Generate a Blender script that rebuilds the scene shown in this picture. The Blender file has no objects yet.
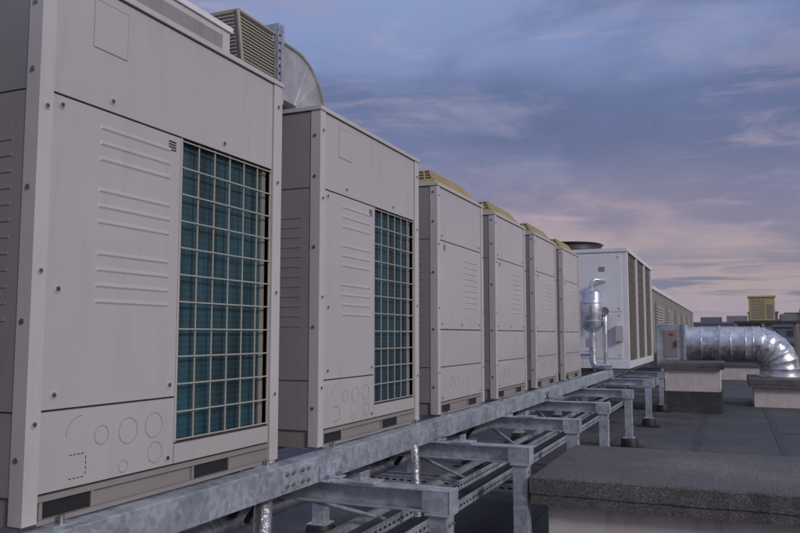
import bpy, math, random
from mathutils import Vector, Matrix
random.seed(4)
sc=bpy.context.scene
EYE=1.4
# ---------------------------------------------------------------- materials
def newmat(name):
    m=bpy.data.materials.new(name); m.use_nodes=True
    nt=m.node_tree; b=nt.nodes['Principled BSDF']
    return m,nt,b
def N(nt,t,**k):
    n=nt.nodes.new(t)
    for a,v in k.items(): setattr(n,a,v)
    return n
def paint(name,col,rough=.42,dirt=.18,metal=0,scale=2.5,spec=.5,bump=.02,streak=.25,low=0):
    m,nt,b=newmat(name)
    tc=N(nt,'ShaderNodeTexCoord')
    mp=N(nt,'ShaderNodeMapping'); mp.inputs['Scale'].default_value=(6,6,.7)
    nt.links.new(tc.outputs['Object'],mp.inputs[0])
    n1=N(nt,'ShaderNodeTexNoise'); n1.inputs['Scale'].default_value=scale; n1.inputs['Detail'].default_value=6
    nt.links.new(tc.outputs['Object'],n1.inputs['Vector'])
    n2=N(nt,'ShaderNodeTexNoise'); n2.inputs['Scale'].default_value=2.2; n2.inputs['Detail'].default_value=5; n2.inputs['Roughness'].default_value=.7
    nt.links.new(mp.outputs[0],n2.inputs['Vector'])
    r1=N(nt,'ShaderNodeMapRange'); r1.inputs[1].default_value=.35; r1.inputs[2].default_value=.75; r1.inputs[3].default_value=0; r1.inputs[4].default_value=dirt
    nt.links.new(n1.outputs[0],r1.inputs[0])
    r2=N(nt,'ShaderNodeMapRange'); r2.inputs[1].default_value=.52; r2.inputs[2].default_value=.8; r2.inputs[3].default_value=0; r2.inputs[4].default_value=streak
    nt.links.new(n2.outputs[0],r2.inputs[0])
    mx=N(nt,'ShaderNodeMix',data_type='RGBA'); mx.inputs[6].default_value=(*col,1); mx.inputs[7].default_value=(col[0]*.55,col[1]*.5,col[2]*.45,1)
    ad=N(nt,'ShaderNodeMath',operation='ADD'); nt.links.new(r1.outputs[0],ad.inputs[0]); nt.links.new(r2.outputs[0],ad.inputs[1])
    fac=ad.outputs[0]
    if low:   # splash dirt gathering on the lowest part of the casing (height z about .84 to 1.1)
        sp=N(nt,'ShaderNodeSeparateXYZ'); nt.links.new(tc.outputs['Object'],sp.inputs[0])
        r3=N(nt,'ShaderNodeMapRange'); r3.inputs[1].default_value=.86; r3.inputs[2].default_value=1.15; r3.inputs[3].default_value=low; r3.inputs[4].default_value=0
        nt.links.new(sp.outputs[2],r3.inputs[0])
        m3=N(nt,'ShaderNodeMath',operation='MULTIPLY'); nt.links.new(r3.outputs[0],m3.inputs[0]); nt.links.new(n1.outputs[0],m3.inputs[1])
        a3=N(nt,'ShaderNodeMath',operation='ADD'); nt.links.new(m3.outputs[0],a3.inputs[0]); nt.links.new(fac,a3.inputs[1]); fac=a3.outputs[0]
    nt.links.new(fac,mx.inputs[0]); nt.links.new(mx.outputs[2],b.inputs['Base Color'])
    rr=N(nt,'ShaderNodeMath',operation='MULTIPLY_ADD'); rr.inputs[1].default_value=.6; rr.inputs[2].default_value=rough
    nt.links.new(fac,rr.inputs[0]); nt.links.new(rr.outputs[0],b.inputs['Roughness'])
    b.inputs['Metallic'].default_value=metal
    b.inputs['Specular IOR Level'].default_value=spec
    if bump:
        n3=N(nt,'ShaderNodeTexNoise'); n3.inputs['Scale'].default_value=3.0; n3.inputs['Detail'].default_value=2
        nt.links.new(tc.outputs['Object'],n3.inputs['Vector'])
        bp=N(nt,'ShaderNodeBump'); bp.inputs['Strength'].default_value=.35; bp.inputs['Distance'].default_value=bump
        nt.links.new(n3.outputs[0],bp.inputs['Height']); nt.links.new(bp.outputs[0],b.inputs['Normal'])
    return m
def galv(name,col=(.42,.45,.48),rough=.42,metal=.75,vs=28,vary=.10,lo=.82,hi=1.12):
    m,nt,b=newmat(name)
    tc=N(nt,'ShaderNodeTexCoord')
    v=N(nt,'ShaderNodeTexVoronoi'); v.inputs['Scale'].default_value=vs
    nt.links.new(tc.outputs['Object'],v.inputs['Vector'])
    n=N(nt,'ShaderNodeTexNoise'); n.inputs['Scale'].default_value=5; n.inputs['Detail'].default_value=8; n.inputs['Roughness'].default_value=.65
    nt.links.new(tc.outputs['Object'],n.inputs['Vector'])
    sep=N(nt,'ShaderNodeSeparateColor'); nt.links.new(v.outputs['Color'],sep.inputs[0])
    ma=N(nt,'ShaderNodeMath',operation='MULTIPLY_ADD'); ma.inputs[1].default_value=vary; nt.links.new(sep.outputs[0],ma.inputs[0]); nt.links.new(n.outputs[0],ma.inputs[2])
    cr=N(nt,'ShaderNodeValToRGB'); cr.color_ramp.elements[0].position=.35; cr.color_ramp.elements[0].color=(col[0]*lo,col[1]*lo,col[2]*lo,1)
    cr.color_ramp.elements[1].position=.75; cr.color_ramp.elements[1].color=(col[0]*hi,col[1]*hi,col[2]*hi,1)
    nt.links.new(ma.outputs[0],cr.inputs[0]); nt.links.new(cr.outputs[0],b.inputs['Base Color'])
    b.inputs['Metallic'].default_value=metal
    mr=N(nt,'ShaderNodeMapRange'); mr.inputs[1].default_value=.3; mr.inputs[2].default_value=.8; mr.inputs[3].default_value=rough-.12; mr.inputs[4].default_value=rough+.18
    nt.links.new(ma.outputs[0],mr.inputs[0]); nt.links.new(mr.outputs[0],b.inputs['Roughness'])
    bp=N(nt,'ShaderNodeBump'); bp.inputs['Strength'].default_value=.14; bp.inputs['Distance'].default_value=.01
    nt.links.new(n.outputs[0],bp.inputs['Height']); nt.links.new(bp.outputs[0],b.inputs['Normal'])
    return m
def bitumen(name,base=.045,tint=(1,1,1.08),speck=.22,scale=180,spos=.985,fine=.5):
    m,nt,b=newmat(name)
    tc=N(nt,'ShaderNodeTexCoord')
    v=N(nt,'ShaderNodeTexVoronoi'); v.inputs['Scale'].default_value=scale
    L=N(nt,'ShaderNodeTexNoise'); L.inputs['Scale'].default_value=.9; L.inputs['Detail'].default_value=10; L.inputs['Roughness'].default_value=.62
    for q in (v,L): nt.links.new(tc.outputs['Object'],q.inputs['Vector'])
    sep=N(nt,'ShaderNodeSeparateColor'); nt.links.new(v.outputs['Color'],sep.inputs[0])
    cr=N(nt,'ShaderNodeValToRGB'); e=cr.color_ramp.elements
    e[0].position=.1; e[0].color=(base*.5*tint[0],base*.5*tint[1],base*.5*tint[2],1)
    e[1].position=.94; e[1].color=(base*1.8*tint[0],base*1.8*tint[1],base*1.8*tint[2],1)
    x=cr.color_ramp.elements.new(spos); x.color=(speck,speck,speck*.97,1)
    nt.links.new(sep.outputs[0],cr.inputs[0])
    mr=N(nt,'ShaderNodeMapRange'); mr.inputs[1].default_value=.3; mr.inputs[2].default_value=.7; mr.inputs[3].default_value=.5; mr.inputs[4].default_value=1.8
    nt.links.new(L.outputs[0],mr.inputs[0])
    mx=N(nt,'ShaderNodeMix',data_type='RGBA',blend_type='MULTIPLY'); mx.inputs[0].default_value=1
    nt.links.new(cr.outputs[0],mx.inputs[6]); nt.links.new(mr.outputs[0],mx.inputs[7]); nt.links.new(mx.outputs[2],b.inputs['Base Color'])
    r2=N(nt,'ShaderNodeMapRange'); r2.inputs[1].default_value=.4; r2.inputs[2].default_value=.65; r2.inputs[3].default_value=.55; r2.inputs[4].default_value=.92
    nt.links.new(L.outputs[0],r2.inputs[0]); nt.links.new(r2.outputs[0],b.inputs['Roughness'])
    bp=N(nt,'ShaderNodeBump'); bp.inputs['Strength'].default_value=fine; bp.inputs['Distance'].default_value=.003
    nt.links.new(sep.outputs[0],bp.inputs['Height'])
    b2=N(nt,'ShaderNodeBump'); b2.inputs['Strength'].default_value=.5; b2.inputs['Distance'].default_value=.03
    nt.links.new(L.outputs[0],b2.inputs['Height']); nt.links.new(bp.outputs[0],b2.inputs['Normal'])
    nt.links.new(b2.outputs[0],b.inputs['Normal'])
    return m
def coilmat(name,col):
    m,nt,b=newmat(name)
    tc=N(nt,'ShaderNodeTexCoord')
    w=N(nt,'ShaderNodeTexWave',bands_direction='Y'); w.inputs['Scale'].default_value=55; w.inputs['Distortion'].default_value=.4
    w2=N(nt,'ShaderNodeTexWave',bands_direction='Z'); w2.inputs['Scale'].default_value=13
    n=N(nt,'ShaderNodeTexNoise'); n.inputs['Scale'].default_value=4; n.inputs['Detail'].default_value=6
    mp=N(nt,'ShaderNodeMapping'); mp.inputs['Scale'].default_value=(1,5,.5); nt.links.new(tc.outputs['Object'],mp.inputs[0])
    nt.links.new(mp.outputs[0],n.inputs['Vector'])
    for q in (w,w2): nt.links.new(tc.outputs['Object'],q.inputs['Vector'])
    a=N(nt,'ShaderNodeMath',operation='MULTIPLY'); nt.links.new(w2.outputs[0],a.inputs[0]); a.inputs[1].default_value=.12
    a2=N(nt,'ShaderNodeMath',operation='ADD'); nt.links.new(a.outputs[0],a2.inputs[0]); nt.links.new(n.outputs[0],a2.inputs[1])
    cr=N(nt,'ShaderNodeValToRGB'); e=cr.color_ramp.elements
    e[0].position=.35; e[0].color=(*[c*.45 for c in col],1); e[1].position=.8; e[1].color=(*[c*1.8 for c in col],1)
    nt.links.new(a2.outputs[0],cr.inputs[0]); nt.links.new(cr.outputs[0],b.inputs['Base Color'])
    b.inputs['Roughness'].default_value=.5
    bp=N(nt,'ShaderNodeBump'); bp.inputs['Strength'].default_value=.5; bp.inputs['Distance'].default_value=.003
    nt.links.new(w.outputs[0],bp.inputs['Height']); nt.links.new(bp.outputs[0],b.inputs['Normal'])
    return m
def foil(name):
    m=galv(name,(.7,.7,.72),.25,.9,9)
    nt=m.node_tree
    for n in nt.nodes:
        if n.type=='BUMP': n.inputs['Strength'].default_value=.9; n.inputs['Distance'].default_value=.03
    return m
M=dict(
 panel=paint('unit_paint',(.50,.475,.475),.33,.12,bump=.014,low=.5),
 panel2=paint('unit_paint_gloss',(.50,.475,.48),.20,.10,bump=.016,low=.5),
 post=paint('unit_post_paint',(.56,.53,.53),.32,.14,bump=.008,low=.5),
 base=paint('unit_base_paint',(.28,.255,.24),.5,.4,bump=.01),
 side=paint('unit_side_shaded_paint',(.30,.28,.285),.42,.2,streak=.4),  # unit paint darkened, shade of the side faces put into the colour
 seam=paint('seam_dark',(.06,.058,.06),.7,.1,bump=0),
 black=paint('black_plastic',(.016,.016,.018),.55,.2,bump=0),
 dgrey=paint('dark_grey_fan_housing',(.035,.037,.042),.45,.2,bump=0),
 coil=coilmat('condenser_coil_teal',(.015,.058,.078)),
 coil2=coilmat('condenser_coil_brown',(.13,.10,.08)),
 wire=paint('guard_wire',(.44,.41,.34),.45,.1,bump=0),
 yellow=paint('fan_guard_cream',(.42,.34,.17),.5,.3,bump=0),
 hood=paint('hood_cream_metal',(.38,.355,.30),.42,.3,bump=.01),
 elbow=galv('hood_sheet_metal',(.56,.54,.52),.36,.6,12,.15,.8,1.15),
 galv=galv('galvanised_steel',(.50,.54,.59),.42,.62,42,.22,.68,1.15),
 duct=galv('galvanised_duct',(.62,.64,.68),.26,.85,14,.25,.7,1.2),
 foil=foil('foil_insulation'),
 roof=bitumen('bitumen_roof',.048),
 lap=bitumen('bitumen_lap',.034),
 cap=bitumen('bitumen_cap',.085,(1.06,1,.98),.26,230,.99,.8),
 white=paint('white_paint',(.76,.77,.80),.30,.08,bump=.01,streak=.2),
 render=paint('white_render',(.64,.59,.57),.85,.35,scale=7,streak=.6),
 screw=galv('screw_metal',(.30,.30,.31),.4,.8,60),
 clad=paint('plant_house_cladding',(.36,.33,.31),.6,.2),
 red=paint('red_label',(.45,.06,.03),.5,.1,bump=0),
 sign=paint('cream_box',(.50,.40,.18),.5,.2,bump=0),
 glass=paint('window_glass',(.05,.06,.08),.15,.1,bump=0),
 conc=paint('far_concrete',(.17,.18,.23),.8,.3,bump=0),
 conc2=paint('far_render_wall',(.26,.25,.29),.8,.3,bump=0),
)
# ---------------------------------------------------------------- mesh builder
class MB:
    def __init__(s): s.v=[];s.f=[];s.m=[];s.sm=[];s.mats=[]
    def mi(s,k):
        if k not in s.mats: s.mats.append(k)
        return s.mats.index(k)
    def poly(s,vs,fs,k,smooth=False,T=None):
        o=len(s.v)
        if T is not None: vs=[T@Vector(p) for p in vs]
        s.v+= [tuple(p) for p in vs]
        i=s.mi(k)
        for f in fs: s.f.append([o+a for a in f]); s.m.append(i); s.sm.append(smooth)
    def box(s,x0,x1,y0,y1,z0,z1,k,T=None):
        if x0>x1:x0,x1=x1,x0
        if y0>y1:y0,y1=y1,y0
        if z0>z1:z0,z1=z1,z0
        s.poly([(x0,y0,z0),(x1,y0,z0),(x1,y1,z0),(x0,y1,z0),(x0,y0,z1),(x1,y0,z1),(x1,y1,z1),(x0,y1,z1)],
          [(0,3,2,1),(4,5,6,7),(0,1,5,4),(1,2,6,5),(2,3,7,6),(3,0,4,7)],k,T=T)
    def frustum(s,b,t,z0,z1,k):
        (a,b1,c,d)=b;(e,f,g,h)=t
        s.poly([(a,c,z0),(b1,c,z0),(b1,d,z0),(a,d,z0),(e,g,z1),(f,g,z1),(f,h,z1),(e,h,z1)],
          [(0,3,2,1),(4,5,6,7),(0,1,5,4),(1,2,6,5),(2,3,7,6),(3,0,4,7)],k)
    def louvre(s,x,y0,y1,z,h,d,k):
        s.poly([(x,y0,z+h),(x,y1,z+h),(x+d,y1-.006,z+h*.35),(x+d,y0+.006,z+h*.35),(x,y0,z),(x,y1,z)],
          [(0,3,2,1),(3,4,5,2),(0,4,3),(1,2,5)],k)
    def tube(s,pts,rad,k,seg=16,caps=True,smooth=True):
        pts=[Vector(p) for p in pts]
        if not hasattr(rad,'__len__'): rad=[rad]*len(pts)
        vs=[];up=None
        for i,p in enumerate(pts):
            a=pts[max(0,i-1)];b=pts[min(len(pts)-1,i+1)]
            t=(b-a)
            if t.length<1e-9: t=prev
            t=t.normalized();prev=t
            if up is None:
                up=Vector((0,0,1)) if abs(t.z)<.9 else Vector((1,0,0))
            n=(up-t*up.dot(t)).normalized(); bn=t.cross(n); up=n
            for j in range(seg):
                A=2*math.pi*j/seg
                vs.append(p+(n*math.cos(A)+bn*math.sin(A))*rad[i])
        fs=[]
        for i in range(len(pts)-1):
            for j in range(seg):
                j2=(j+1)%seg
                fs.append((i*seg+j,i*seg+j2,(i+1)*seg+j2,(i+1)*seg+j))
        s.poly(vs,fs,k,smooth)
        if caps:
            n0=len(pts)-1
            s.poly(vs[:seg],[tuple(range(seg))[::-1]],k)
            s.poly(vs[n0*seg:],[tuple(range(seg))],k)
    def make(s,name,bevel=.003,seg=2,parent=None):
        me=bpy.data.meshes.new(name); me.from_pydata(s.v,[],s.f); 
        for k in s.mats: me.materials.append(M[k])
        me.polygons.foreach_set('material_index',s.m); me.polygons.foreach_set('use_smooth',s.sm); me.update()
        ob=bpy.data.objects.new(name,me); sc.collection.objects.link(ob)
        if bevel:
            b=ob.modifiers.new('bevel','BEVEL'); b.width=bevel; b.segments=seg; b.limit_method='ANGLE'; b.angle_limit=math.radians(50); b.use_clamp_overlap=True
        if parent: ob.parent=parent
        return ob
def ring(mb,c,r,k,rt=.0014,a0=0,a1=2*math.pi,n=28):
    pts=[(c[0],c[1]+r*math.cos(a0+(a1-a0)*i/n),c[2]+r*math.sin(a0+(a1-a0)*i/n)) for i in range(n+1)]
    mb.tube(pts,rt,k,6,False)
# ---------------------------------------------------------------- AC units
FX=-1.88; BZ=.84; D=.77
def screw(mb,x,y,z,r=.009,ax='x'):
    if ax=='x':
        mb.tube([(x-.002,y,z),(x+.0025,y,z)],r*1.5,'post',12)
        mb.tube([(x-.002,y,z),(x+.005,y,z)],r*.95,'screw',10)
        mb.tube([(x+.0045,y,z),(x+.006,y,z)],r*.4,'black',6)
    else: mb.tube([(x,y+.002,z),(x,y-.004,z)],r,'screw',10)
def unit(y0,w,kind):
    H=1.70 if kind=='A' else 1.615
    mb=MB(); g=.0025
    def P(a,b,c,d,k='panel',x0=-.012,x1=0):
        mb.box(FX+x0,FX+x1,y0+a+g,y0+b-g,BZ+c+g,BZ+d-g,k)
    pk='panel' if kind=='A' else 'panel2'
    pl=.055; pr=.07 if kind=='A' else .055
    S1=1.302 if kind=='A' else 1.235
    if kind=='A':
        ya,yb=.665,w-.075
        mb.box(FX-D+.01,FX-.008,y0+.01,y0+ya-.004,BZ+.09,BZ+H-.01,'seam')
        mb.box(FX-D+.01,FX-.056,y0+ya,y0+w-.01,BZ+.09,BZ+H-.01,'seam')
        mb.box(FX-.0555,FX-.040,y0+ya+.002,y0+yb,BZ+.17,BZ+1.30,'coil')
        mb.box(FX-.055,FX-.008,y0+ya,y0+w-.01,BZ+1.302,BZ+H-.01,'seam')
        mb.box(FX-.055,FX-.008,y0+ya,y0+w-.01,BZ+.09,BZ+.168,'seam')
        mb.box(FX-.055,FX-.008,y0+yb,y0+w-.01,BZ+.17,BZ+1.30,'seam')
        mb.box(FX-.0395,FX-.030,y0+yb-.03,y0+yb-.001,BZ+.172,BZ+1.298,'base')
    else:
        mb.box(FX-D+.01,FX-.008,y0+.01,y0+w-.01,BZ+.09,BZ+H-.01,'seam')
    mb.box(FX-.05,FX+.006,y0,y0+pl-g,BZ+.012,BZ+H,'post')
    mb.box(FX-.05,FX+.006,y0+w-pr+g,y0+w,BZ+.012,BZ+H,'post')
    mb.box(FX-D,FX-D+.05,y0,y0+.05,BZ+.012,BZ+H,'post')
    mb.box(FX-D,FX-D+.05,y0+w-.05,y0+w,BZ+.012,BZ+H,'post')
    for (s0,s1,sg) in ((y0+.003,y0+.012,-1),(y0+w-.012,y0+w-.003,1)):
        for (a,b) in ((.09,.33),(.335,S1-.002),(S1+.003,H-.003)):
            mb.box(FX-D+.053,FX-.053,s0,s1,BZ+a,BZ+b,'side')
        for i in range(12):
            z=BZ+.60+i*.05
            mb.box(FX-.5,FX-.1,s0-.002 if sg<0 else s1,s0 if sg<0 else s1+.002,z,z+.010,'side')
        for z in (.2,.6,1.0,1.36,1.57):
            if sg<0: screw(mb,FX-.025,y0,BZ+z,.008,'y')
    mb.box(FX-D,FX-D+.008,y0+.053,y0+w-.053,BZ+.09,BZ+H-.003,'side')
    mb.box(FX-D-.006,FX+.012,y0-.006,y0+w+.006,BZ+H+.001,BZ+H+.022,'post')
    mb.box(FX-D+.02,FX-.014,y0+.012,y0+w-.012,BZ+.004,BZ+.088,'base')
    mb.box(FX-.02,FX+.002,y0+pl,y0+w-pr,BZ+.070,BZ+.0875,'base')
    mb.box(FX-.02,FX+.004,y0+pl,y0+w-pr,BZ+.004,BZ+.018,'base')
    slots=((.08,.27),(.78,1.0)) if kind=='A' else ((.10,.28),(.70,.9))
    for a,b in slots:
        mb.box(FX-.02,FX-.010,y0+a,y0+b,BZ+.020,BZ+.068,'black')
        mb.box(FX-.02,FX-.004,y0+a-.012,y0+a,BZ+.018,BZ+.070,'base')
        mb.box(FX-.02,FX-.004,y0+b,y0+b+.012,BZ+.018,BZ+.070,'base')
    for a in (.12,w-.12):
        mb.box(FX-.02,FX+.05,y0+a-.045,y0+a+.045,BZ-.002,BZ+.003,'galv')
        mb.tube([(FX+.03,y0+a,BZ+.003),(FX+.03,y0+a,BZ+.028)],.010,'screw',6)
    if kind=='A':
        P(pl,w-pr,1.302,H)
        P(pl,.655,.335,1.30)
        P(pl,.655,.092,.333)
        P(.655,w-pr,.092,.166)
        mb.box(FX-.06,FX-.0005,y0+.656,y0+.664,BZ+.17,BZ+1.30,'panel')
        mb.box(FX-.06,FX-.003,y0+w-.075,y0+w-.0725,BZ+.17,BZ+1.30,'panel')
        ya,yb=.668,w-.078
        nc=6; nr=11
        for i in range(nc+1):
            y=y0+ya+(yb-ya)*i/nc; r=.0026
            mb.box(FX-.009,FX-.0035,y-r,y+r,BZ+.172,BZ+1.297,'wire')
        for i in range(nr+1):
            z=BZ+.178+(1.29-.178)*i/nr; r=.0026
            mb.box(FX-.003,FX+.002,y0+ya-.004,y0+yb+.002,z-r,z+r,'wire')
        for i in range(12):
            if i in (4,8): continue
            mb.louvre(FX-.0002,y0+.25,y0+.60,BZ+.66+i*.052,.020,.0035,'panel')
        for i in range(4):
            mb.box(FX-.001,FX+.0015,y0+.585,y0+.625,BZ+1.24+i*.010,BZ+1.2455+i*.010,'black')
        a,b,c,d=.21,.36,1.50,1.66
        mb.box(FX-.003,FX+.002,y0+a,y0+b,BZ+c,BZ+d,'panel')
        for (p,q,r_,s_) in ((a-.003,a-.001,c-.003,d+.003),(b+.001,b+.003,c-.003,d+.003),(a,b,c-.003,c-.001),(a,b,d+.001,d+.003)):
            mb.box(FX-.003,FX+.0008,y0+p,y0+q,BZ+r_,BZ+s_,'base')
        for (yy,zz) in ((.30,1.34),(.92,1.34),(.09,1.27),(.62,.38),(.10,.38),(.62,.12),(.10,.70)):
            screw(mb,FX,y0+yy,BZ+zz)
        for zz in (.30,.75,1.25,1.6):
            screw(mb,FX+.006,y0+.028,BZ+zz,.008)
            screw(mb,FX+.006,y0+w-.035,BZ+zz,.008)
        for (yy,zz,r) in ((.30,.24,.030),(.42,.24,.043),(.545,.245,.043),(.555,.15,.036),(.40,.125,.02)):
            ring(mb,(FX+.0006,y0+yy,BZ+zz),r,'side')
        ring(mb,(FX+.0006,y0+.215,BZ+.25),.06,'side',a0=math.pi*.5,a1=math.pi)
        for i in range(4):
            mb.box(FX-.001,FX+.0008,y0+.17+i*.016,y0+.18+i*.016,BZ+.19,BZ+.193,'black')
            mb.box(FX-.001,FX+.0008,y0+.235,y0+.238,BZ+.125+i*.016,BZ+.135+i*.016,'black')
            mb.box(FX-.001,FX+.0008,y0+.17+i*.016,y0+.18+i*.016,BZ+.118,BZ+.121,'black')
    else:
        P(pl,w-pr,S1,H,pk)
        P(pl,w-pr,.60,S1-.002,pk)
        P(pl,w-pr,.335,.597,pk)
        P(pl,w-pr,.092,.333,pk)
        for i in range(9):
            mb.louvre(FX-.0002,y0+.60,y0+.94,BZ+.76+i*.045,.016,.003,pk)
        for i in range(4):
            mb.box(FX-.001,FX+.0015,y0+.14,y0+.18,BZ+1.17+i*.010,BZ+1.1755+i*.010,'black')
        for (yy,zz) in ((.1,1.27),(.98,1.27),(.1,.64),(.98,.64),(.1,.12),(.98,.12),(.54,.64)):
            screw(mb,FX,y0+yy,BZ+zz)
        for zz in (.30,.75,1.2,1.55):
            screw(mb,FX+.006,y0+.028,BZ+zz,.007); screw(mb,FX+.006,y0+w-.028,BZ+zz,.007)
        for (yy,zz,r) in ((.30,.22,.035),(.42,.22,.04)):
            ring(mb,(FX+.0006,y0+yy,BZ+zz),r,'side')
        T=BZ+H+.023
        x0,x1,a,b=FX-.72,FX-.02,y0+.03,y0+w-.05
        mb.frustum((x0,x1,a,b),(x0+.01,x1-.01,a+.01,b-.01),T,T+.03,'yellow')
        mb.frustum((x0+.03,x1-.03,a+.03,b-.03),(x0+.12,x1-.09,a+.12,b-.12),T+.0305,T+.115,'seam')
        n=30
        for i in range(n+1):
            t=i/n
            yb_=a+.03+(b-a-.06)*t; yt=a+.12+(b-a-.24)*t
            mb.tube([(x1-.026,yb_,T+.03),(x1-.086,yt,T+.118),(x0+.116,yt,T+.118),(x0+.026,yb_,T+.03)],.007,'yellow',5,False)
        for s_ in (0,.33,.66,1):
            q=.026+.09*s_; qx=.026+.06*s_; zz=T+.033+.085*s_
            mb.tube([(x1-qx,a+q,zz),(x1-qx,b-q,zz),(x0+q,b-q,zz),(x0+q,a+q,zz),(x1-qx,a+q,zz)],.008,'yellow',5,False)
        for i in range(12):
            t=i/11; xx=x0+.03+(x1-x0-.06)*t; xt=x0+.12+(x1-x0-.21)*t
            for (q0,q1) in ((a+.026,a+.116),(b-.026,b-.116)):
                mb.tube([(xx,q0,T+.03),(xt,q1,T+.118)],.007,'yellow',5,False)
    return mb
def shroud(mb,y0,w,h):
    T=BZ+1.70+.023
    mb.box(FX-.70,FX-.12,y0+.14,y0+w-.24,T,T+h,'post')
    mb.box(FX-.71,FX-.11,y0+.13,y0+w-.23,T+h+.001,T+h+.025,'white')
    mb.box(FX-.119,FX-.114,y0+.2,y0+w-.3,T+.03,T+h-.03,'side')
    mb.box(FX-.74,FX-.08,y0+w-.2,y0+w-.05,T,T+.05,'base')
Y1,W1=1.64,1.35
Y2=3.353; W2=1.335
unit(-.07,1.32,'A').make('air_conditioning_unit')
u=unit(Y1,W1,'A'); shroud(u,Y1,W1,.17); u.make('air_conditioning_unit')
unit(Y2,W2,'A').make('air_conditioning_unit')
for y in (5.04,6.48,7.96,9.46): unit(y,1.09,'B').make('air_conditioning_unit')
# electric flex and lagged pipes in the gaps between units
mb=MB()
for gy in (3.10,4.86,6.31,7.77,9.26,1.45):
    for j in range(3):
        x=-2.02-.09*j; yy=gy+random.uniform(-.03,.05)
        mb.tube([(x,gy-.10,1.16-.03*j),(x+.03,gy-.02,1.13),(x+.04,yy,1.02),(x+.02,yy+.02,.82),(x-.02,yy,.62),(x-.1,yy+.03,.53)],.016+.006*j,'black',10)
mb.make('refrigerant_pipe_connections',0)

# ---------------------------------------------------------------- discharge hood on unit 2
mb=MB()
X0,X1=-2.52,-2.10
T=BZ+1.70+.023
prof_o=[];prof_i=[]
NP=24
for i in range(NP+1):
    a=math.pi/2*i/NP
    prof_o.append((3.46+.34*math.cos(a), 2.60+.32*math.sin(a)))
    prof_i.append((3.46+.02*math.cos(a), 2.60+.02*math.sin(a)))
prof_o=[(3.80,T)]+prof_o+[(3.31,2.92)]
prof_i=[(3.48,T)]+prof_i+[(3.31,2.62)]
n=len(prof_o)
vs=[(X1,p[0],p[1]) for p in prof_o]+[(X1,p[0],p[1]) for p in prof_i]+[(X0,p[0],p[1]) for p in prof_o]+[(X0,p[0],p[1]) for p in prof_i]
fs=[]
for i in range(n-1):
    fs+=[(i,i+1,n+i+1,n+i),(2*n+i+1,2*n+i,3*n+i,3*n+i+1),(i+1,i,2*n+i,2*n+i+1),(n+i,n+i+1,3*n+i+1,3*n+i)]
mb.poly(vs,fs,'elbow')
mb.tube([(X1+.003,p[0],p[1]) for p in prof_o],.009,'elbow',6)
mb.tube([(X0-.003,p[0],p[1]) for p in prof_o],.009,'elbow',6)
for i in (6,12,18):
    po,pi=prof_o[i],prof_i[i]
    mb.tube([(X1+.001,pi[0],pi[1]),(X1+.001,po[0],po[1]),(X0,po[0],po[1])],.0045,'elbow',5)
for (y,k) in ((3.27,'galv'),(3.30,'elbow')):
    mb.box(X1,X1+.03,y-.012,y+.012,2.575,2.955,k); mb.box(X0-.03,X0,y-.012,y+.012,2.575,2.955,k)
    mb.box(X0-.03,X1+.03,y-.012,y+.012,2.956,2.99,k)
for i in range(9):
    z=2.60+i*.04; mb.box(X1+.03,X1+.032,3.263,3.277,z,z+.014,'black')
mb.poly([(X1-.006,3.257,2.60),(X1-.006,3.257,2.93),(X1-.006,2.94,2.93),(X1-.006,3.0,2.60),
         (X0+.006,3.257,2.60),(X0+.006,3.257,2.93),(X0+.006,2.94,2.93),(X0+.006,3.0,2.60)],
        [(0,1,2,3),(4,7,6,5),(1,5,6,2),(3,2,6,7),(0,3,7,4)],'base')
for i in range(20):
    z=2.61+i*.0165
    yy=3.0-(z-2.6)*.18
    mb.box(X1-.006,X1+.004,yy,3.255,z,z+.008,'hood'); mb.box(X0+.02,X1-.02,yy-.010,yy+.004,z,z+.008,'hood')
for i in range(12):
    y=2.95+i*.026; mb.box(X0+.01,X1-.001,y,y+.010,2.931,2.940,'hood')
mb.tube([(X1+.004,2.94,2.935),(X1+.004,3.0,2.60)],.010,'hood',6)
mb.tube([(X1+.004,2.94,2.935),(X1+.004,3.255,2.935)],.010,'hood',6)
mb.tube([(X1+.004,2.94,2.935),(X0,2.94,2.935)],.010,'hood',6)
mb.box(X0-.02,X1+.02,3.44,3.82,T,T+.02,'galv')
mb.make('discharge_air_hood',.002)

# ---------------------------------------------------------------- support frame
mb=MB()
RT=BZ-.002
def rail(xc,y0,y1,w=.10,h=.12,t=.009):
    mb.box(xc+w/2-t,xc+w/2,y0,y1,RT-h,RT,'galv')
    mb.box(xc-w/2,xc+w/2-t,y0,y1,RT-t,RT,'galv')
    mb.box(xc-w/2,xc+w/2-t,y0,y1,RT-h,RT-h+t,'galv')
rail(-1.835,-.6,2.997); rail(-1.835,3.0,8.0); rail(-1.835,8.003,17.6)
rail(-2.56,-.6,17.6)
CB=RT-.121
ys=[.3,1.75,3.30,4.74,6.42,8.08,10.1,12.6,15.1,17.3]
def hbeam(y,x0,x1,w=.10,h=.10,t=.009):
    mb.box(x0,x1,y-w/2,y+w/2,CB-t,CB,'galv'); mb.box(x0,x1,y-w/2,y+w/2,CB-h,CB-h+t,'galv')
    mb.box(x0,x1,y-t/2,y+t/2,CB-h+t,CB-t,'galv')
    mb.box(x1-.13,x1+.006,y-w/2,y-w/2+.008,CB-h+t,CB-t,'galv')
    mb.box(x1+.0005,x1+.008,y-w/2-.004,y+w/2+.004,CB-h-.004,CB+.003,'galv')
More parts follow.
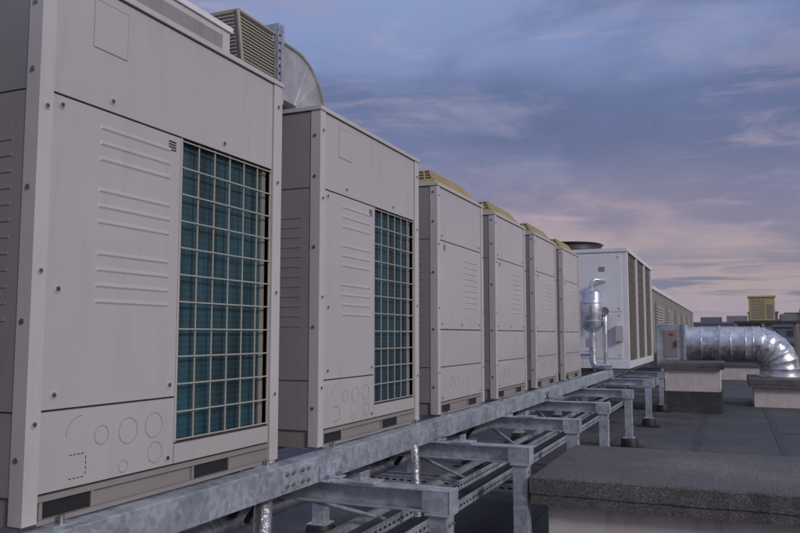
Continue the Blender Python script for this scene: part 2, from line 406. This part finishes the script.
for y in ys:
    if y in (1.75,):
        hbeam(y,-2.75,-1.62); lx=-1.68
    else:
        hbeam(y,-2.75,-1.16); lx=-1.215
    for x in (lx,-2.62):
        zt=CB-.1005
        mb.box(x-.045,x+.045,y-.045,y+.045,.13,zt,'galv')
        mb.box(x-.06,x+.06,y-.06,y+.06,zt-.012,zt-.0005,'galv')
        mb.box(x-.07,x+.07,y-.07,y+.07,.118,.1295,'galv')
        mb.tube([(x,y,.004),(x,y,.03),(x,y,.10),(x,y,.1175)],[.115,.115,.10,.09],'black',20)
        mb.box(x-.16,x+.16,y-.16,y+.16,.0052,.016,'black')
        for dy in (-.025,.025): mb.tube([(x+.045,y+dy,zt-.05),(x+.054,y+dy,zt-.05)],.008,'screw',6)
    for x in (-1.835,-2.56):
        for s in (-1,1):
            mb.box(x+.0505,x+.10,y+s*.06-.03,y+s*.06+.03,CB+.001,CB+.010,'galv')
            mb.tube([(x+.08,y+s*.06,CB+.01),(x+.08,y+s*.06,CB+.03)],.011,'screw',6)
            mb.box(x+.0505,x+.058,y+s*.06-.03,y+s*.06+.03,CB+.0105,CB+.075,'galv')
for y in (3.0,8.0):
    mb.box(-1.7845,-1.777,y-.12,y+.12,RT-.105,RT-.015,'galv')
    for dy in (-.09,-.04,.04,.09):
        for dz in (-.085,-.035): mb.tube([(-1.777,y+dy,RT+dz),(-1.768,y+dy,RT+dz)],.010,'screw',6)
for y in (3.30,4.74,6.42):
    mb.box(-1.66,-1.52,y-.055,y+.055,CB+.001,CB+.012,'galv')
    mb.box(-1.60,-1.59,y-.05,y+.05,CB+.012,CB+.05,'galv')
mb.box(-2.05,-2.01,.3,17,.30,.34,'galv')
for y in ys[1:-1]:
    mb.tube([(-1.9,y,CB-.1),(-1.9,y+.9,.33)],.012,'galv',8)
mb.make('steel_support_frame',.0025)

def tray(name,p0,p1,w=.2):
    t=MB(); a=Vector(p0);b=Vector(p1);L=(b-a).length
    d=(b-a).normalized(); T=Matrix.Translation(a)@d.to_track_quat('Y','Z').to_matrix().to_4x4()
    t.box(-w/2,w/2,0,L,0,.002,'galv',T)
    for s in (-1,1):
        x=s*w/2
        t.box(x-.001,x+.001,0,L,.0025,.055,'galv',T)
        t.box(x-.010,x+.010,0,L,.0555,.058,'galv',T)
        n=int(L/.06)
        for i in range(n):
            t.box(x-.0022,x+.0022,i*.06+.012,i*.06+.045,.022,.034,'black',T)
    n=int(L/.06)
    for i in range(n):
        for xx in (-.06,0,.06): t.box(xx-.012,xx+.012,i*.06+.01,i*.06+.04,-.0006,.0028,'black',T)
    for xx,r in ((-.05,.012),(-.02,.010),(.03,.014)):
        t.tube([T@Vector((xx,0,.02)),T@Vector((xx+.01,L*.5,.018)),T@Vector((xx,L,.02))],r,'black',8)
    t.make(name,0)
tray('cable_tray',(-1.62,1.2,.36),(-1.62,12,.36))
tray('cable_tray',(-2.9,5.55,.28),(-1.35,5.55,.28),.15)
def wob(p0,p1,n,am):
    a=Vector(p0);b=Vector(p1);o=[]
    for i in range(n+1):
        t=i/n;p=a.lerp(b,t)+Vector((random.uniform(-am,am),random.uniform(-am,am),random.uniform(-am,am)));o.append(p)
    return o
mb=MB()
for x,z,r in ((-2.2,.52,.045),(-2.32,.50,.035)):
    pts=wob((x,-.3,z),(x,16,z),180,.004); mb.tube(pts,[r*random.uniform(.93,1.06) for _ in pts],'foil',12)
mb.make('insulated_refrigerant_pipes',0)
mb=MB()
pts=wob((-2.0,3.1,.9),(-1.80,2.75,.45),14,.004)+wob((-1.79,2.73,.43),(-1.76,2.62,.02),14,.004)
mb.tube(pts,[.040*random.uniform(.9,1.1) for _ in pts],'foil',14)
pts=wob((-1.62,3.98,.80),(-1.60,3.98,.42),10,.002)
mb.tube(pts,[.022*random.uniform(.93,1.07) for _ in pts],'foil',12)
mb.make('foil_wrapped_pipe',0)

# ---------------------------------------------------------------- roof + curbs
mb=MB()
RX0,RX1,RY0,RY1=-14,16,-12,58
mb.box(RX0,RX1,RY0,RY1,-.3,0,'roof')
x=RX0+.5
while x<RX1:
    mb.box(x,x+.09,RY0+.4,RY1-.4,.0005,.0045,'lap')
    y=RY0+1+random.uniform(0,6)
    while y<RY1-1:
        mb.box(x+.0905,x+.9995,y,y+.12,.0005,.0045,'lap'); y+=7.5
    x+=1.0
mb.box(RX0,RX1,RY1-.3,RY1,.001,.42,'render'); mb.box(RX0,RX1,RY1-.36,RY1+.05,.421,.47,'galv')
mb.box(RX1-.3,RX1,RY0,RY1-.37,.006,.42,'render'); mb.box(RX1-.36,RX1+.05,RY0,RY1-.37,.421,.47,'galv')
mb.box(RX0,RX0+.3,RY0,RY1-.37,.006,.42,'render'); mb.box(RX0-.05,RX0+.36,RY0,RY1-.37,.421,.47,'galv')
mb.box(RX0+1,RX1-1,RY0+1,RY1-1,-16,-.301,'conc')
mb.make('flat_roof',0)
def curb(name,x0,x1,y0,y1,h,capt=.16,ov=.09,base=0.0):
    m=MB()
    m.box(x0+ov,x1-ov,y0+ov,y1-ov,.002,h-capt-.001,'render')
    nx=max(6,int((x1-x0)/.10)); ny=max(5,int((y1-y0)/.10))
    rnd=random.Random(int(x0*100)); W=nx+1
    # perimeter wobble shared by every level so that the edge stays a clean arris
    wob_={(i,j):(rnd.uniform(-.005,.005),rnd.uniform(-.005,.005)) for i in range(nx+1) for j in range(ny+1)}
    def level(z,jit,inset):
        out=[]
        for j in range(ny+1):
            for i in range(nx+1):
                dx,dy=wob_[(i,j)]
                if i==0: dx+=inset
                if i==nx: dx-=inset
                if j==0: dy+=inset
                if j==ny: dy-=inset
                out.append((x0+(x1-x0)*i/nx+dx,y0+(y1-y0)*j/ny+dy,z+rnd.uniform(-jit,jit)))
        return out
    top=level(h,.0015,.010); sh=level(h-.010,.001,0); lap=level(h-capt*.62,.003,-.001); lap2=level(h-capt*.64,.003,.006); bot=level(h-capt,.004,.004)
    fs=[(j*W+i,j*W+i+1,(j+1)*W+i+1,(j+1)*W+i) for j in range(ny) for i in range(nx)]
    m.poly(top,fs,'cap',True); m.poly(bot,[f[::-1] for f in fs],'cap')
    loop=[i for i in range(nx+1)]+[j*W+nx for j in range(1,ny+1)]+[ny*W+i for i in range(nx-1,-1,-1)]+[j*W for j in range(ny-1,0,-1)]
    K=len(loop)
    for lo,hi in ((bot,lap2),(lap2,lap),(lap,sh),(sh,top)):
        vs=[lo[q] for q in loop]+[hi[q] for q in loop]
        m.poly(vs,[(i,(i+1)%K,K+(i+1)%K,K+i) for i in range(K)],'cap')
    if base: 
        m.box(x0+ov-.02,x1-ov+.02,y0+ov-.02,y1-ov+.02,.001,base,'lap')
    return m.make(name,0)
curb('roof_curb',-1.15,3.4,4.68,6.14,.55,.165)
curb('roof_curb',.28,3.6,16.6,18.6,.55,.17)
curb('roof_curb',3.2,6.5,9.5,11.5,.5,.15)
curb('roof_ventilation_shaft',-1.22,-.14,15.0,16.4,.90,.12,.07,.38)

# ---------------------------------------------------------------- chiller
mb=MB()
cx0,cx1,cy0,cy1,cz0,cz1=-3.5,-1.52,12.95,17.1,.86,2.76
mb.box(cx0,cx1-.06,cy0,cy1,cz0+.12,cz1,'white')
mb.box(cx0-.02,cx1,cy0-.02,cy1+.02,cz0,cz0+.118,'white')
mb.box(cx0-.02,cx1+.01,cy0-.02,cy1+.02,cz1+.001,cz1+.06,'white')
for yy in (cy0,cy0+1.35,cy0+2.7,cy1-.1):
    mb.box(cx1-.059,cx1,yy,yy+.1,cz0+.12,cz1,'white')
for a,b in ((cy0+.1,cy0+1.35),(cy0+1.45,cy0+2.7),(cy0+2.8,cy1-.1)):
    mb.box(cx1-.059,cx1-.03,a,b,cz0+.121,cz1-.001,'coil2')
    k=int((b-a)/.1)
    for i in range(1,k): mb.box(cx1-.029,cx1-.024,a+i*(b-a)/k-.003,a+i*(b-a)/k+.003,cz0+.125,cz1-.003,'base')
    for i in range(1,12): 
        z=cz0+.12+i*(cz1-cz0-.12)/12; mb.box(cx1-.0235,cx1-.019,a,b,z-.003,z+.003,'base')
for (a,b) in ((cx0+.05,cx0+.95),(cx0+.97,cx1-.1)):
    for (c,d) in ((cz0+.16,cz0+.9),(cz0+.92,cz1-.04)):
        mb.box(a,b,cy0-.012,cy0-.001,c,d,'white')
        for sx in (a+.05,b-.05):
            for sz in (c+.05,d-.05): screw(mb,sx,cy0-.012,sz,.012,'y')
mb.box(-1.98,-1.88,cy0-.016,cy0-.0125,cz1-.32,cz1-.24,'base')
for i in range(3):
    c=(-2.62,cy0+.66+i*1.4)
    pts=[(c[0],c[1],cz1+.061),(c[0],c[1],cz1+.09),(c[0],c[1],cz1+.17),(c[0],c[1],cz1+.20)]
    mb.tube(pts,[.66,.60,.59,.63],'dgrey',40)
    for rr in (.15,.3,.45,.60):
        mb.tube([(c[0]+rr*math.cos(t*math.pi/18),c[1]+rr*math.sin(t*math.pi/18),cz1+.21) for t in range(37)],.008,'black',5,False)
vx,vy=-2.06,cy0-.26
mb.tube([(vx,vy,2.16),(vx,vy,2.14),(vx,vy,2.08),(vx,vy,1.55),(vx,vy,1.48),(vx,vy,1.44)],[.03,.12,.16,.16,.12,.06],'duct',24)
mb.tube([(vx,vy,1.9),(vx,vy,1.92)],.165,'galv',24); mb.tube([(vx,vy,1.62),(vx,vy,1.64)],.165,'galv',24)
mb.tube([(vx,vy,1.44),(vx,vy,.98),(vx+.02,vy,.92),(vx+.08,vy,.90),(vx+.3,vy,.90)],.055,'duct',16)
mb.tube([(vx-.02,vy,1.35),(vx-.02,vy,1.2)],.09,'duct',16)
mb.tube([(vx,vy,2.15),(vx,vy,2.24),(vx+.05,vy+.02,2.29),(vx+.16,vy+.14,2.29),(vx+.18,vy+.3,2.29)],.032,'duct',12)
mb.tube([(vx+.2,vy+.27,1.75),(vx+.2,vy+.1,1.75),(vx+.2,vy+.02,1.70),(vx+.2,vy,1.6),(vx+.2,vy,.95)],.04,'duct',12)
mb.tube([(vx+.2,vy-.03,1.78),(vx+.2,vy+.06,1.78)],.07,'duct',16)
mb.tube([(vx-.3,vy+.27,1.1),(vx-.3,vy+.05,1.1),(vx-.25,vy,1.1),(vx,vy,1.1)],.045,'duct',12)
mb.box(vx+.34,vx+.46,cy0-.10,cy0-.0125,1.3,1.55,'post')
mb.make('chiller',.006)

# ---------------------------------------------------------------- large round duct with elbow
mb=MB()
dy=17.55; dz=1.20; R=.37
pts=[];rad=[]
def add(p,r): pts.append(p);rad.append(r)
x=-.85
while x<.30:
    add((x,dy,dz),R); 
    x+=.28
    add((x-.018,dy,dz),R); add((x-.012,dy,dz),R+.010); add((x-.004,dy,dz),R+.010)
cxe,Re=.40,.48
ng=6
for g_ in range(ng+1):
    a=math.pi/2*g_/ng
    p=(cxe+Re*math.sin(a),dy,dz-Re+Re*math.cos(a))
    tx,tz=math.cos(a),-math.sin(a)
    add((p[0]-tx*.010,dy,p[2]-tz*.010),R); add((p[0]-tx*.004,dy,p[2]-tz*.004),R+.014); add((p[0]+tx*.004,dy,p[2]+tz*.004),R+.014); add((p[0]+tx*.010,dy,p[2]+tz*.010),R)
add((cxe+Re,dy,.60),R); add((cxe+Re,dy,.595),R+.06); add((cxe+Re,dy,.556),R+.06)
mb.tube(pts,rad,'duct',40)
mb.tube([(-.88,dy,dz),(-.84,dy,dz)],R+.04,'duct',40)
mb.tube([(-.25,dy,dz),(-.21,dy,dz)],R+.03,'galv',40)
mb.box(-1.42,-.881,dy-.42,dy+.42,.80,1.62,'galv')
mb.box(-1.45,-1.421,dy-.45,dy+.45,.77,1.65,'galv')
mb.box(-.93,-.882,dy-.45,dy-.4205,.77,1.65,'galv')
mb.box(-1.30,-1.04,dy-.432,dy-.4205,.95,1.5,'side')
mb.box(-1.20,-1.12,dy-.437,dy-.4325,1.38,1.44,'red')
mb.box(-1.08,-1.06,dy-.46,dy-.4325,1.15,1.28,'black')
for xx in (-1.36,-.95):
    for yy in (-.36,.36): mb.box(xx-.03,xx+.03,dy+yy-.03,dy+yy+.03,.004,.769,'galv')
for xx in (-.3,):
    mb.box(xx-.03,xx+.03,dy-.4,dy-.34,.004,.86,'galv'); mb.box(xx-.03,xx+.03,dy+.34,dy+.4,.004,.86,'galv')
    mb.box(xx-.03,xx+.03,dy-.4,dy+.4,.80,.83,'galv')
mb.make('ventilation_duct',.003)
mb=MB()
pts=[];rad=[]
for i in range(18):
    yy=19.2+i*.5; pts+= [(-1.25,yy,1.0),(-1.25,yy+.47,1.0),(-1.25,yy+.48,1.0)]; rad+=[.25,.25,.262]
mb.tube(pts,rad,'duct',28)
for yy in (19.6,22,24.5,27): mb.box(-1.5,-1.0,yy,yy+.06,.004,.76,'galv')
mb.make('ventilation_duct',0)

# ---------------------------------------------------------------- plant house
mb=MB()
mb.box(-7,-1.95,21.6,46,.002,2.62,'clad')
mb.box(-7.1,-1.88,21.5,46.1,2.621,2.72,'white')
y=21.65
while y<45.9:
    mb.box(-1.949,-1.915,y,y+.12,.3,2.60,'clad'); y+=.30
for i in range(6):
    a=22.5+i*4
    mb.box(-1.914,-1.89,a,a+2.2,1.2,2.3,'base')
    for j in range(12): mb.box(-1.889,-1.86,a+.08,a+2.12,1.27+j*.08,1.30+j*.08,'post')
x=-6.9
while x<-2: mb.box(x,x+.1,21.566,21.599,.3,2.6,'clad'); x+=.3
mb.make('rooftop_plant_house',0)

# ---------------------------------------------------------------- cream box on frame
mb=MB()
bx,by=1.05,31.0
mb.box(bx-.42,bx+.42,by-.35,by+.35,1.92,2.75,'sign')
mb.box(bx-.46,bx+.46,by-.39,by+.39,2.751,2.81,'sign')
for i in range(10): mb.box(bx-.34,bx+.1,by-.362,by-.3505,2.0+i*.07,2.03+i*.07,'base')
mb.box(bx+.18,bx+.36,by-.362,by-.3505,2.0,2.5,'base')
mb.box(bx-.95,bx+1.15,by-.6,by+.6,1.80,1.90,'seam')
for xx in (bx-.9,bx,bx+1.1):
    for yy in (by-.55,by+.55): mb.box(xx-.05,xx+.05,yy-.05,yy+.05,.004,1.799,'base')
mb.box(bx-.9,bx+1.1,by-.59,by-.54,1.2,1.25,'base')
mb.box(bx-.8,bx+.3,by-.5,by+.5,1.25,1.79,'base')
mb.box(bx+.6,bx+1.1,by-.3,by+.3,1.901,2.15,'base')
mb.make('extract_ventilation_unit',.004)
def rooflight(x,y,w,d,h):
    m=MB(); m.box(x-w/2,x+w/2,y-d/2,y+d/2,.006,h*.6,'render'); m.box(x-w/2-.05,x+w/2+.05,y-d/2-.05,y+d/2+.05,h*.6+.001,h*.75,'cap')
    m.frustum((x-w/2+.05,x+w/2-.05,y-d/2+.05,y+d/2-.05),(x-w/2+.25,x+w/2-.25,y-d/2+.25,y+d/2-.25),h*.75+.001,h,'glass'); m.make('rooflight',.006)
rooflight(3.6,24,2.4,1.6,.7); rooflight(.2,27,2.0,1.6,.7); rooflight(4.2,34,2.4,1.6,.8); rooflight(.3,38,2.4,1.6,.8)
mb=MB()
mb.tube([(2.3,22,.006),(2.3,22,.55)],.13,'duct',20); mb.tube([(2.3,22,.60),(2.3,22,.75),(2.3,22,.86)],[.24,.22,.03],'duct',20)
for a in range(4):
    mb.tube([(2.3+.11*math.cos(a*1.57),22+.11*math.sin(a*1.57),.5),(2.3+.11*math.cos(a*1.57),22+.11*math.sin(a*1.57),.66)],.012,'duct',6)
mb.make('roof_vent_cowl',0)

# ---------------------------------------------------------------- distance
def ground():
    m,nt,b=newmat('ground_land')
    n=N(nt,'ShaderNodeTexNoise'); n.inputs['Scale'].default_value=.02; n.inputs['Detail'].default_value=8
    tc=N(nt,'ShaderNodeTexCoord'); nt.links.new(tc.outputs['Object'],n.inputs['Vector'])
    cr=N(nt,'ShaderNodeValToRGB'); cr.color_ramp.elements[0].position=.4; cr.color_ramp.elements[0].color=(.06,.08,.06,1); cr.color_ramp.elements[1].position=.6; cr.color_ramp.elements[1].color=(.14,.14,.14,1)
    nt.links.new(n.outputs[0],cr.inputs[0]); nt.links.new(cr.outputs[0],b.inputs['Base Color']); b.inputs['Roughness'].default_value=.95
    M['ground']=m
    g=MB(); S=9000; g.poly([(-S,-S,-14),(S,-S,-14),(S,S,-14),(-S,S,-14)],[(0,1,2,3)],'ground'); g.make('ground',0)
ground()
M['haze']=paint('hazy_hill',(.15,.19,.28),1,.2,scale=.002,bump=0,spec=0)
M['tree']=paint('tree_foliage',(.05,.065,.05),.9,.5,scale=.3,bump=0,spec=.1)
mb=MB()
n=160; vs=[];fs=[]
for i in range(n+1):
    a=math.radians(-75+150*i/n); r=5200
    h=75+50*math.sin(i*.13+1)+26*math.sin(i*.31)+14*math.sin(i*.83+2)+6*math.sin(i*2.1)
    h=max(h,30)
    vs+=[(r*math.sin(a),r*math.cos(a),-14),(r*1.05*math.sin(a),r*1.05*math.cos(a),-14+h)]
for i in range(n): fs.append((2*i,2*i+2,2*i+3,2*i+1))
mb.poly(vs,fs,'haze',True); mb.make('hills',0)
def bld(x,y,w,d,h,k='conc'):
    m=MB(); z0=-13.99
    m.box(x-w/2,x+w/2,y-d/2,y+d/2,z0,z0+h,k); m.box(x-w/2-.4,x+w/2+.4,y-d/2-.4,y+d/2+.4,z0+h+.01,z0+h+.8,'conc')
    m.box(x-w*.15,x+w*.1,y-d*.2,y+d*.2,z0+h+.81,z0+h+3.3,k)
    nf=max(2,int(h/3.3)); nw=max(3,int(w/3.5))
    for f in range(nf):
        for j in range(nw):
            xx=x-w/2+(j+.5)*w/nw
            m.box(xx-.8,xx+.8,y-d/2-.05,y-d/2-.005,z0+1+f*h/nf,z0+2.6+f*h/nf,'glass')
    m.make('distant_building',0)
for q in ((22,240,26,14,17.5),(3,330,30,16,19.5,'conc2'),(38,330,22,16,18.5),(-8,420,40,16,21),(62,400,30,14,22,'conc2'),(-60,380,40,16,19),(120,300,24,14,17),
          (16,460,14,14,27),(30,520,18,14,24,'conc2'),(7,560,22,14,22),(48,600,26,14,30)): bld(*q)
mb=MB(); rnd=random.Random(9)
for i in range(200):
    x=rnd.uniform(-90,190); y=rnd.uniform(150,235)+abs(x)*.2
    hh=rnd.uniform(8,15.2)
    mb.tube([(x,y,-14),(x,y,-14+hh*.6)],[.3,.15],'tree',5)
    for k in range(26):
        a=rnd.uniform(0,6.28); rr=rnd.uniform(0,3.0); zz=-14+hh*rnd.uniform(.35,1)
        c=Vector((x+rr*math.cos(a),y+rr*math.sin(a),zz)); s=rnd.uniform(.5,1.2)
        q=[c+Vector((rnd.uniform(-s,s),rnd.uniform(-s,s),rnd.uniform(-s,s))) for _ in range(4)]
        mb.poly(q,[(0,1,2),(0,2,3),(0,3,1),(1,3,2)],'tree')
mb.make('distant_trees',0)

# ---------------------------------------------------------------- world
SD=Vector((.86,-.36,.46)).normalized()
w=bpy.data.worlds.new("World"); sc.world=w; w.use_nodes=True; nt=w.node_tree
for n_ in list(nt.nodes): nt.nodes.remove(n_)
out=N(nt,'ShaderNodeOutputWorld')
sky=N(nt,'ShaderNodeTexSky',sky_type='NISHITA'); sky.sun_disc=False
sky.sun_elevation=math.asin(SD.z); sky.sun_rotation=math.atan2(SD.x,SD.y)
bg1=N(nt,'ShaderNodeBackground'); bg1.inputs[1].default_value=.06; nt.links.new(sky.outputs[0],bg1.inputs[0])
tc=N(nt,'ShaderNodeTexCoord'); sx=N(nt,'ShaderNodeSeparateXYZ'); nt.links.new(tc.outputs['Generated'],sx.inputs[0])
def noise(scale,det,mapscale,rough=.55,loc=(0,0,0),dist=0):
    mp=N(nt,'ShaderNodeMapping'); mp.inputs['Scale'].default_value=mapscale; mp.inputs['Location'].default_value=loc
    nt.links.new(tc.outputs['Generated'],mp.inputs[0])
    n=N(nt,'ShaderNodeTexNoise'); n.inputs['Scale'].default_value=scale; n.inputs['Detail'].default_value=det; n.inputs['Roughness'].default_value=rough; n.inputs['Distortion'].default_value=dist
    nt.links.new(mp.outputs[0],n.inputs['Vector']); return n.outputs[0]
def mth(op,a,b=None,c=None):
    n=N(nt,'ShaderNodeMath',operation=op)
    for i,q in enumerate((a,b,c)):
        if q is None: continue
        if isinstance(q,(int,float)): n.inputs[i].default_value=q
        else: nt.links.new(q,n.inputs[i])
    return n.outputs[0]
def mrange(v,a,b,c,d):
    n=N(nt,'ShaderNodeMapRange',interpolation_type='SMOOTHSTEP'); nt.links.new(v,n.inputs[0])
    for i,q in enumerate((a,b,c,d)): n.inputs[i+1].default_value=q
    return n.outputs[0]
def mixc(f,a,b,bt='MIX'):
    n=N(nt,'ShaderNodeMix',data_type='RGBA',blend_type=bt)
    if isinstance(f,(int,float)): n.inputs[0].default_value=f
    else: nt.links.new(f,n.inputs[0])
    for i,q in ((6,a),(7,b)):
        if isinstance(q,tuple): n.inputs[i].default_value=(*q,1)
        else: nt.links.new(q,n.inputs[i])
    return n.outputs[2]
nA=noise(1.5,7,(1,1,2.2),.5,(3.1,1.7,.2),.2)
zz=mth('ADD',sx.outputs[2],mth('MULTIPLY',mth('SUBTRACT',nA,.5),.30))
cr=N(nt,'ShaderNodeValToRGB'); nt.links.new(zz,cr.inputs[0])
stops=[(0,(.46,.36,.36)),(.06,(.47,.37,.40)),(.13,(.50,.39,.45)),(.19,(.36,.32,.46)),(.25,(.19,.225,.39)),(.32,(.155,.20,.38)),(.38,(.25,.32,.57)),(.48,(.29,.37,.64)),(.7,(.42,.47,.65)),(1,(.62,.67,.84))]
e=cr.color_ramp.elements
e[0].position=0; e[0].color=(*stops[0][1],1); e[1].position=1; e[1].color=(*stops[-1][1],1)
for p,c in stops[1:-1]:
    x=e.new(p); x.color=(*c,1)
col=cr.outputs[0]
nB=noise(2.2,10,(1,1,2.6),.56,(7.3,2.2,1.1),.25)
col=mixc(mrange(nB,.44,.60,0,.62),col,(.125,.155,.29))
nB2=noise(4.2,10,(1,1,3.2),.58,(1.3,9.2,5.1),.25)
col=mixc(mrange(nB2,.50,.66,0,.5),col,(.37,.36,.52))
nC=noise(4.5,10,(1,1,5),.62,(1.3,5.2,4.1),.5)
col=mixc(mrange(nC,.53,.72,0,.45),col,(.60,.47,.55))
nD=noise(4,7,(1,1,16),.55,(2,8,3),.3)
low=mth('MULTIPLY',mrange(nD,.47,.6,0,.75),mth('MULTIPLY',mrange(sx.outputs[2],.015,.05,0,1),mrange(sx.outputs[2],.07,.12,1,0)))
col=mixc(low,col,(.15,.18,.29))
bg2=N(nt,'ShaderNodeBackground'); nt.links.new(col,bg2.inputs[0]); bg2.inputs[1].default_value=.93
ms=N(nt,'ShaderNodeMixShader'); ms.inputs[0].default_value=.9
nt.links.new(bg1.outputs[0],ms.inputs[1]); nt.links.new(bg2.outputs[0],ms.inputs[2]); nt.links.new(ms.outputs[0],out.inputs[0])
# sun
ld=bpy.data.lights.new('sun','SUN'); ld.energy=1.5; ld.angle=math.radians(11); ld.color=(1,.93,.88)
lo=bpy.data.objects.new('sun',ld); sc.collection.objects.link(lo); lo.rotation_euler=SD.to_track_quat('Z','Y').to_euler()
# ---------------------------------------------------------------- camera
cd=bpy.data.cameras.new('camera'); cam=bpy.data.objects.new('camera',cd); sc.collection.objects.link(cam)
cam.location=(0,0,EYE); cd.sensor_width=36; cd.lens=34.65; cd.clip_end=20000; cd.clip_start=.05
cam.rotation_euler=(math.radians(95.08),0,math.radians(23.2))
sc.camera=cam
sc.view_settings.view_transform='Standard'; sc.view_settings.look='None'; sc.view_settings.exposure=0
